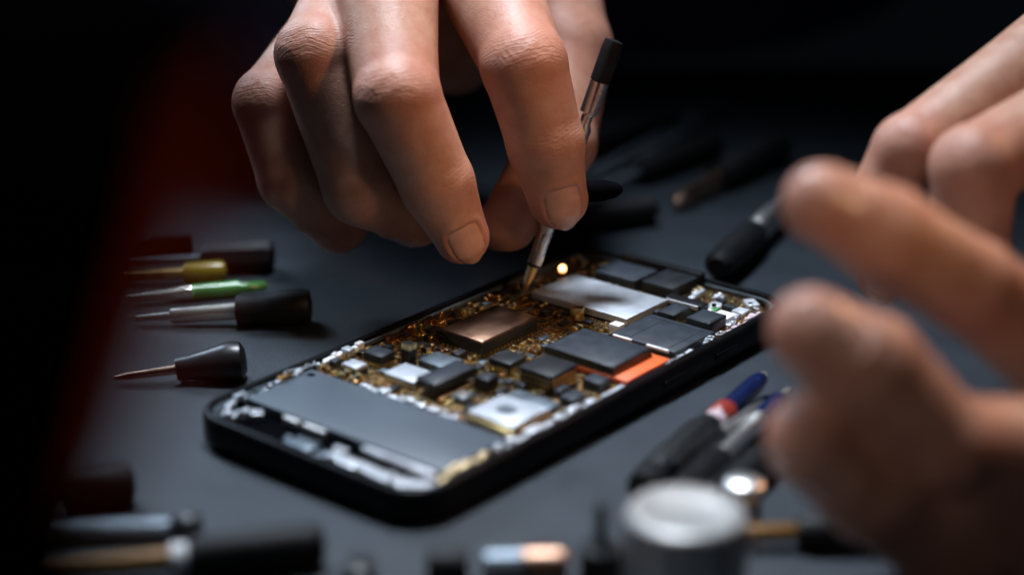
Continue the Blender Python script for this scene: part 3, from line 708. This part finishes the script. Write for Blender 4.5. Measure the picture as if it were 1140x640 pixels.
class Finger:
    def __init__(self, pts, rad, tip_dorsal, nail=True, wr=.022):
        self.p = [np.array(p, float) for p in pts]; self.r = rad; self.wr = wr
        self.t = unit(self.p[-1] - self.p[-2]); self.n = perp(tip_dorsal, self.t); self.b = np.cross(self.t, self.n)
        self.nail = nail
        r = self.r[-1]
        self.hw = r * .70; self.hl = r * .82                      # half width and half length of the nail
        self.s0 = r * .06                                         # nail centre measured from the tip centre along the finger
        self.ph = [random.uniform(0, 6) for _ in range(8)]
    def rad_at(self, s):
        d = np.linalg.norm(self.p[-1] - self.p[-2]); f = np.clip(1 + s / d, 0, 1)
        rr = self.r[-2] + (self.r[-1] - self.r[-2]) * (f * f * (3 - 2 * f) * .5 + f * .5)
        return np.where(s > 0, np.sqrt(np.maximum(self.r[-1] ** 2 - s * s, .001)), rr)
    def disp(self, X):
        out = 0
        # creases over the joints
        for j in range(1, len(self.p) - 1):
            J = self.p[j]; ax = unit(unit(self.p[j + 1] - J) + unit(J - self.p[j - 1]))
            nn = 2 * J - self.p[j - 1] - self.p[j + 1]
            last = j == len(self.p) - 2
            nn = perp(self.n, ax) if last or np.linalg.norm(nn) < .3 else perp(nn, ax)
            if last: nn = perp(self.n, ax)
            bb = np.cross(ax, nn)
            q = [X[i] - J[i] for i in range(3)]
            s = q[0] * ax[0] + q[1] * ax[1] + q[2] * ax[2]; h = q[0] * nn[0] + q[1] * nn[1] + q[2] * nn[2]; w = q[0] * bb[0] + q[1] * bb[1] + q[2] * bb[2]
            rr = self.r[j]
            m = np.clip(h / rr * 1.6 - .25, 0, 1) * np.exp(-(s / (.42 * rr + .1)) ** 2) * np.exp(-(w / (.85 * rr)) ** 4)
            a, b = self.ph[j], self.ph[j + 3]
            wv = np.sin((s + .07 * np.cos(w * 3 + a) + .10 * w * w) * 2 * math.pi / .19 + a) + .6 * np.sin((s + .05 * np.sin(w * 5 + b) - .08 * w * w) * 2 * math.pi / .13 + b)
            wv = -np.abs(wv) ** .7 * .9 + .55
            out = out + self.wr * (1.0 if not last else .55) * m * wv
        # nail bed
        if self.nail:
            q = [X[i] - self.p[-1][i] for i in range(3)]
            s = q[0] * self.t[0] + q[1] * self.t[1] + q[2] * self.t[2]; h = q[0] * self.n[0] + q[1] * self.n[1] + q[2] * self.n[2]; w = q[0] * self.b[0] + q[1] * self.b[1] + q[2] * self.b[2]
            wa = np.arctan2(w, np.maximum(h, .05)) * self.r[-1]
            e = ((np.abs(s - self.s0) / self.hl) ** 3.2 + (np.abs(wa) / self.hw) ** 3.2) ** (1 / 3.2)
            top = np.clip(h / self.r[-1] * 3 - .6, 0, 1)
            fold = np.exp(-((e - 1.16) / .13) ** 2) * np.clip(.75 - (s - self.s0) / self.hl, 0, 1)
            out = out + top * (fold * .045 - .05 * np.clip((1.04 - e) * 8, 0, 1))
        return out
    def nail_mesh(self, parent):
        """curved plate seated in the nail bed"""
        bm = bmesh.new(); N = 22
        g = {}
        for layer, dz in ((0, .006), (1, -.05)):
            for i in range(N + 1):
                for j in range(N + 1):
                    a, b = 2 * i / N - 1, 2 * j / N - 1
                    # square to squircle
                    x = a * (1 - .16 * b * b) ; y = b * (1 - .16 * a * a)
                    s = self.s0 + x * self.hl * (1.02 + .06 * (1 - y * y)); wa = y * self.hw
                    edge = max(abs(a), abs(b)); lift = dz - .035 * max(0, edge - .8) / .2 * (1 if layer == 0 else 0)
                    rr = float(self.rad_at(np.array(min(s, self.r[-1] * .62)))) - max(0, s - self.r[-1] * .62) * .55 + lift
                    ang = wa / self.r[-1]
                    p = self.p[-1] + self.t * s + self.n * (math.cos(ang) * rr) + self.b * (math.sin(ang) * rr)
                    g[layer, i, j] = bm.verts.new(Vector(p) * S)
        for i in range(N):
            for j in range(N):
                bm.faces.new((g[0, i, j], g[0, i + 1, j], g[0, i + 1, j + 1], g[0, i, j + 1]))
                bm.faces.new((g[1, i, j], g[1, i, j + 1], g[1, i + 1, j + 1], g[1, i + 1, j]))
        for i in range(N):
            for (c, d) in (((i, 0), (i + 1, 0)), ((i + 1, N), (i, N)), ((0, i + 1), (0, i)), ((N, i), (N, i + 1))):
                bm.faces.new((g[0, d[0], d[1]], g[0, c[0], c[1]], g[1, c[0], c[1]], g[1, d[0], d[1]]))
        bmesh.ops.recalc_face_normals(bm, faces=bm.faces)
        me = bpy.data.meshes.new('fingernail'); bm.to_mesh(me); bm.free()
        me.polygons.foreach_set('use_smooth', [True] * len(me.polygons)); me.materials.append(M['nail'])
        o = bpy.data.objects.new('fingernail', me); COL.objects.link(o); o.parent = parent
        return o

def wobble(F, amp, freq):
    X = F.sub(F.o, F.o + (F.n - 1) * F.h)[1]
    w = 0
    for k in range(6):
        d = unit(rng.normal(size=3)) * freq * (1 + .35 * k); w = w + np.sin(X[0] * d[0] + X[1] * d[1] + X[2] * d[2] + rng.uniform(0, 6.28)) / (1 + .35 * k)
    F.F -= (amp * w / 3).astype(np.float32)

person_parts = []
VIEW = np.array((0, -.937, .349))           # roughly from the hands towards the viewer
# --- right hand (left in the picture), pinching the screwdriver
RI = Finger([(-1.10, 7.68, 9.20), (0.26, 3.35, 7.03), (0.80, 3.05, 5.09), (1.13, 3.19, 3.60)], [1.48, 1.06, .97, .75], VIEW + np.array((.10, 0, .1)))
RM = Finger([(-3.46, 6.71, 9.48), (-2.81, 2.29, 6.48), (-1.89, 2.32, 4.29), (-1.29, 2.53, 2.84)], [1.50, 1.04, .94, .70], VIEW + np.array((.1, 0, 0)))
RR = Finger([(-3.60, 9.30, 8.97), (-4.94, 4.11, 7.07), (-3.81, 3.46, 3.89), (-2.57, 4.71, 2.67)], [1.38, 1.02, 1.02, .84], np.array((-.2, -.3, -1)))
RP = Finger([(-4.38, 10.11, 7.15), (-6.34, 5.06, 5.62), (-5.76, 4.57, 3.74), (-4.65, 5.13, 2.38)], [1.2, .88, .88, .86], np.array((-.4, -.3, -1)))
RT = Finger([(0.75, 12.09, 8.45), (1.51, 8.69, 6.19), (1.23, 6.57, 4.09), (-0.12, 4.51, 2.56)], [1.5, 1.22, 1.02, .78], -VIEW + np.array((-.3, 0, -.3)), wr=.012)
wrist = np.array((-5.91, 16.82, 8.26)); fore = np.array((-11.41, 25.70, 4.87))
fs = [RI, RM, RR, RP, RT]
allp = np.array([p for f in fs for p in f.p] + [wrist, fore])
H = Field(allp.min(0) - 2.6, allp.max(0) + 2.6, .052)
for f in fs: H.chain(f.p, f.r, .12, .26 if f in (RR, RP) else .09, extra=[(f.p[1], f.r[1] * .98, .12)], disp=f.disp)
# palm and back of the hand
for f, r0 in ((RI, 1.3), (RM, 1.3), (RR, 1.25), (RP, 1.15)): H.chain([f.p[0], wrist + (f.p[0] - RM.p[0]) * .45], [r0, 1.7], .5, .75)
H.chain([RT.p[0], wrist], [1.6, 1.8], .5, .9)
H.chain([RI.p[0], RT.p[0] * .5 + RI.p[0] * .5, RT.p[1]], [1.1, 1.1, .9], .5, .6)
H.chain([wrist, fore], [2.6, 3.0], .5, 1.2)
H.chain([wrist, (-2.92, 11.95, 6.64), (-1.74, 11.54, 5.53)], [2.4, 2.0, 1.3], .8, .6)      # heel of the palm behind the fingers
H.chain([RR.p[2], RP.p[2] * .4 + RR.p[3] * .6 + np.array((0, 1.2, .3)), RR.p[0] + np.array((0, 2.2, -1.5))], [.8, 1.1, 1.4], .4, .35)   # curled fingers close on the palm
wobble(H, .022, 2.2)
person_parts.append((H, fs))
# --- left hand (right in the picture), close to the lens
LI = Finger([(13.92, 2.25, 8.38), (8.88, -1.24, 6.19), (8.21, -1.09, 4.57), (8.68, -0.62, 2.98)], [1.12, .80, .74, .66], VIEW + np.array((-.5, 0, .3)))
LM = Finger([(13.54, -0.18, 7.03), (9.94, -2.82, 6.24), (10.02, -2.89, 4.33), (10.67, -2.40, 2.77)], [1.15, .92, .86, .72], VIEW + np.array((-.4, 0, .3)))
LR = Finger([(12.14, -6.45, 2.79), (8.69, -8.04, 5.41), (6.88, -8.44, 6.63), (5.65, -8.62, 7.28)], [1.35, .92, .93, .74], VIEW + np.array((-.1, 0, .9)))
LP = Finger([(10.95, -8.87, 2.03), (7.79, -10.55, 3.25), (6.34, -10.43, 4.72), (5.31, -10.47, 5.47)], [1.35, 1.0, 1.06, .80], VIEW + np.array((.1, 0, .6)))
LT = Finger([(10.80, -8.80, -0.37), (8.47, -9.80, 1.26), (6.73, -10.40, 2.50), (5.44, -10.69, 3.46)], [1.7, 1.4, 1.2, .90], VIEW + np.array((-.2, 0, -.8)))
wristL = np.array((19.53, -0.54, 0.32)); foreL = np.array((29.87, 8.55, -1.05))
fsL = [LI, LM, LR, LP, LT]
allp = np.array([p for f in fsL for p in f.p] + [wristL, foreL])
H2 = Field(allp.min(0) - 2.6, allp.max(0) + 2.6, .085)
for f in fsL: H2.chain(f.p, f.r, .14, .06, extra=[(f.p[1], f.r[1] * .98, .12)], disp=f.disp)
for f, r0 in ((LI, 1.25), (LM, 1.3), (LR, 1.3), (LP, 1.3), (LT, 1.6)): H2.chain([f.p[0], wristL], [r0, 1.9], .5, .8)
for f, g in ((LI, LM), (LM, LR), (LR, LP), (LP, LT)): H2.chain([f.p[0], g.p[0]], [1.15, 1.2], .5, .7)
H2.chain([LP.p[1] * .6 + LT.p[1] * .4, LT.p[0]], [.8, 1.6], .5, .5)
H2.chain([(LP.p[2] + LT.p[2]) / 2 + np.array((0, .7, 0)), (LP.p[1] + LT.p[1]) / 2, (LP.p[0] + LT.p[0]) / 2], [.8, 1.1, 1.6], .5, .25)
H2.chain([wristL, foreL], [2.5, 3.0], .5, 1.2)
wobble(H2, .022, 2.0)
person_parts.append((H2, fsL))

V_, F_, RED, WS, WM = [], [], [], [], []
off = 0
for H_, ff in person_parts:
    X = H_.sub(H_.o, H_.o + (H_.n - 1) * H_.h)[1]
    H_.F = np.maximum(H_.F, (0.02 - X[2]) + 0 * H_.F)          # skin flattens where it meets the table
    for b in (0, -1):
        H_.F[b] = 1; H_.F[:, b] = 1; H_.F[:, :, b] = 1
    v, f = surface_nets(H_.F, H_.o, H_.h)
    red = np.zeros(len(v))
    for fg in ff:
        for j, amt in ((1, .55), (2, .35), (3, .6)):
            d = np.linalg.norm(v - fg.p[j], axis=1); red = np.maximum(red, amt * np.clip(1.75 - d / fg.r[j], 0, 1) ** .8)
    ws = np.zeros(len(v)); wm = np.zeros(len(v))
    for fg in ff:
        for j in (1, 2):
            J = fg.p[j]; ax = unit(unit(fg.p[j + 1] - J) + unit(J - fg.p[j - 1]))
            nn = 2 * J - fg.p[j - 1] - fg.p[j + 1]
            nn = perp(fg.n, ax) if (j == 2 or np.linalg.norm(nn) < .3) else perp(nn, ax)
            q = v - J; s_ = q @ ax; h_ = q @ nn; w_ = q @ np.cross(ax, nn); r_ = fg.r[j]
            m_ = np.clip(h_ / r_ * 1.6 - .1, 0, 1) * np.exp(-(s_ / (.58 * r_)) ** 2) * (np.linalg.norm(q, axis=1) < 1.7 * r_) * (1 if j == 1 else .6)
            k_ = m_ > wm; wm[k_] = m_[k_]
            sv = s_ - .12 * np.sign(s_) * w_ ** 2 + .03 * np.cos(w_ * 4 + fg.ph[j]) + .02 * np.sin(w_ * 9)
            ws[k_] = sv[k_]
    WS.append(ws); WM.append(wm)
    V_.append(v); F_.append(f + off); RED.append(red); off += len(v)
V_, F_, RED = np.concatenate(V_) * S, np.concatenate(F_), np.concatenate(RED)
me = bpy.data.meshes.new('person')
me.vertices.add(len(V_)); me.vertices.foreach_set('co', V_.astype(np.float32).ravel())
me.loops.add(F_.size); me.loops.foreach_set('vertex_index', F_.astype(np.int32).ravel())
me.polygons.add(len(F_)); me.polygons.foreach_set('loop_start', (np.arange(len(F_)) * 4).astype(np.int32))
me.update(calc_edges=True); me.validate()
me.polygons.foreach_set('use_smooth', [True] * len(me.polygons))
at = me.attributes.new('red', 'FLOAT', 'POINT'); at.data.foreach_set('value', RED.astype(np.float32))
for nm_, ar_ in (('ws', WS), ('wm', WM)):
    a_ = me.attributes.new(nm_, 'FLOAT', 'POINT'); a_.data.foreach_set('value', np.concatenate(ar_).astype(np.float32))
me.materials.append(M['skin'])
person = bpy.data.objects.new('person', me); COL.objects.link(person)
tag(person, 'person in dark navy sweater working on the phone, one hand holding the screwdriver', 'person')
for H_, ff in person_parts:
    for fg in ff:
        if fg.nail: fg.nail_mesh(person)
# sweater: torso and two sleeves
SW = Field((-48, -8, -1), (52, 66, 58), .75)
shR, shL = (-15, 46, 42), (23, 46, 42); elR, elL = (-27, 38, 9), (36, 22, 8)
SW.chain([(4, 50, 2), (4, 48, 30), (4, 49, 44)], [15, 15.5, 11], 3, 1)
SW.chain([shR, (4, 48, 44), shL], [7.5, 8, 7.5], 3, 4)
cuffR = wrist * .70 + fore * .30; cuffL = wristL * .75 + foreL * .25
SW.chain([shR, elR, cuffR], [7.2, 6.2, 5.1], 1.5, 3); SW.chain([shL, elL, cuffL], [7.2, 5.6, 3.9], 1.5, 3)
wobble(SW, .55, .55)
X = SW.sub(SW.o, SW.o + (SW.n - 1) * SW.h)[1]
SW.F = np.maximum(SW.F, (np.where(X[1] < 33.5, .1, -40.0) - X[2]) + 0 * SW.F)
for b in (0, -1): SW.F[b] = 1; SW.F[:, b] = 1; SW.F[:, :, b] = 1
v, f = surface_nets(SW.F, SW.o, SW.h)
me = bpy.data.meshes.new('sweater'); me.from_pydata((v * S).tolist(), [], f.tolist()); me.update()
me.polygons.foreach_set('use_smooth', [True] * len(me.polygons)); me.materials.append(M['cloth'])
sw = bpy.data.objects.new('sweater', me); COL.objects.link(sw); sw.parent = person
sub = sw.modifiers.new('smooth', 'SUBSURF'); sub.levels = 1; sub.render_levels = 1

# ------------------------------------------------------------------ light
def area(name, loc, tgt, size, energy, color, spread=180, sy=None):
    l = bpy.data.lights.new(name, 'AREA'); l.energy = energy; l.color = color; l.size = size * S; l.spread = R(spread)
    if sy: l.shape = 'RECTANGLE'; l.size_y = sy * S
    o = bpy.data.objects.new(name, l); COL.objects.link(o); o.location = Vector(loc) * S
    o.rotation_mode = 'QUATERNION'; o.rotation_quaternion = (Vector(tgt) - Vector(loc)).to_track_quat('-Z', 'Y')
    return o
area('cool_key', (-32, 40, 34), (4, 2, 0), 26, .32, (.62, .79, 1.0), 62, 16)
area('cool_top', (-3, 13, 56), (2.5, -1, 0), 13, .44, (.78, .88, 1.0), 42)
def spot(name, loc, tgt, energy, color, size, blend=.8, soft=3.0):
    l = bpy.data.lights.new(name, 'SPOT'); l.energy = energy; l.color = color; l.spot_size = R(size); l.spot_blend = blend; l.shadow_soft_size = soft * S
    o = bpy.data.objects.new(name, l); COL.objects.link(o); o.location = Vector(loc) * S
    o.rotation_mode = 'QUATERNION'; o.rotation_quaternion = (Vector(tgt) - Vector(loc)).to_track_quat('-Z', 'Y')
spot('warm_spot', (25, -9, 33), (1.2, 2.0, 9.6), 3.6, (1.0, .56, .31), 15)
spot('warm_spot', (42, 16, 32), (12, -8, 6), 3.8, (1.0, .50, .25), 26)

spot('warm_kick', (20, -22, 20), (-1.5, 2, 1), 2.0, (1.0, .60, .30), 13)
spot('warm_rim', (16, -24, 10), (-2.6, -27, 13.6), .36, (1.0, .55, .32), 14)  # added lamp, aimed only at the cup's red patch
area('soft_front', (-24, -38, 30), (9, -9, 5), 9, .022, (1.0, .88, .82), 34)
w = bpy.data.worlds.new('World'); scn.world = w; w.use_nodes = True
bg = w.node_tree.nodes['Background']; bg.inputs['Color'].default_value = (.25, .32, .45, 1); bg.inputs['Strength'].default_value = 0.006

# ------------------------------------------------------------------ camera
cam = bpy.data.cameras.new('camera'); co = bpy.data.objects.new('camera', cam); COL.objects.link(co)
co.location = Vector((-0.03, -40.083, 17.356)) * S
co.rotation_euler = (R(90 - 20.446), 0, 0)
cam.sensor_width = 36; cam.lens = 2000 / 1140 * 36
cam.clip_start = 0.005; cam.clip_end = 50
cam.dof.use_dof = True; cam.dof.focus_distance = 44.8 * S; cam.dof.aperture_fstop = 4.1
scn.camera = co

scn.render.engine = 'CYCLES'
scn.cycles.use_denoising = True
scn.cycles.max_bounces = 8
scn.cycles.sample_clamp_indirect = 6
scn.view_settings.view_transform = 'Standard'; scn.view_settings.look = 'None'; scn.view_settings.exposure = 0; scn.view_settings.gamma = 1
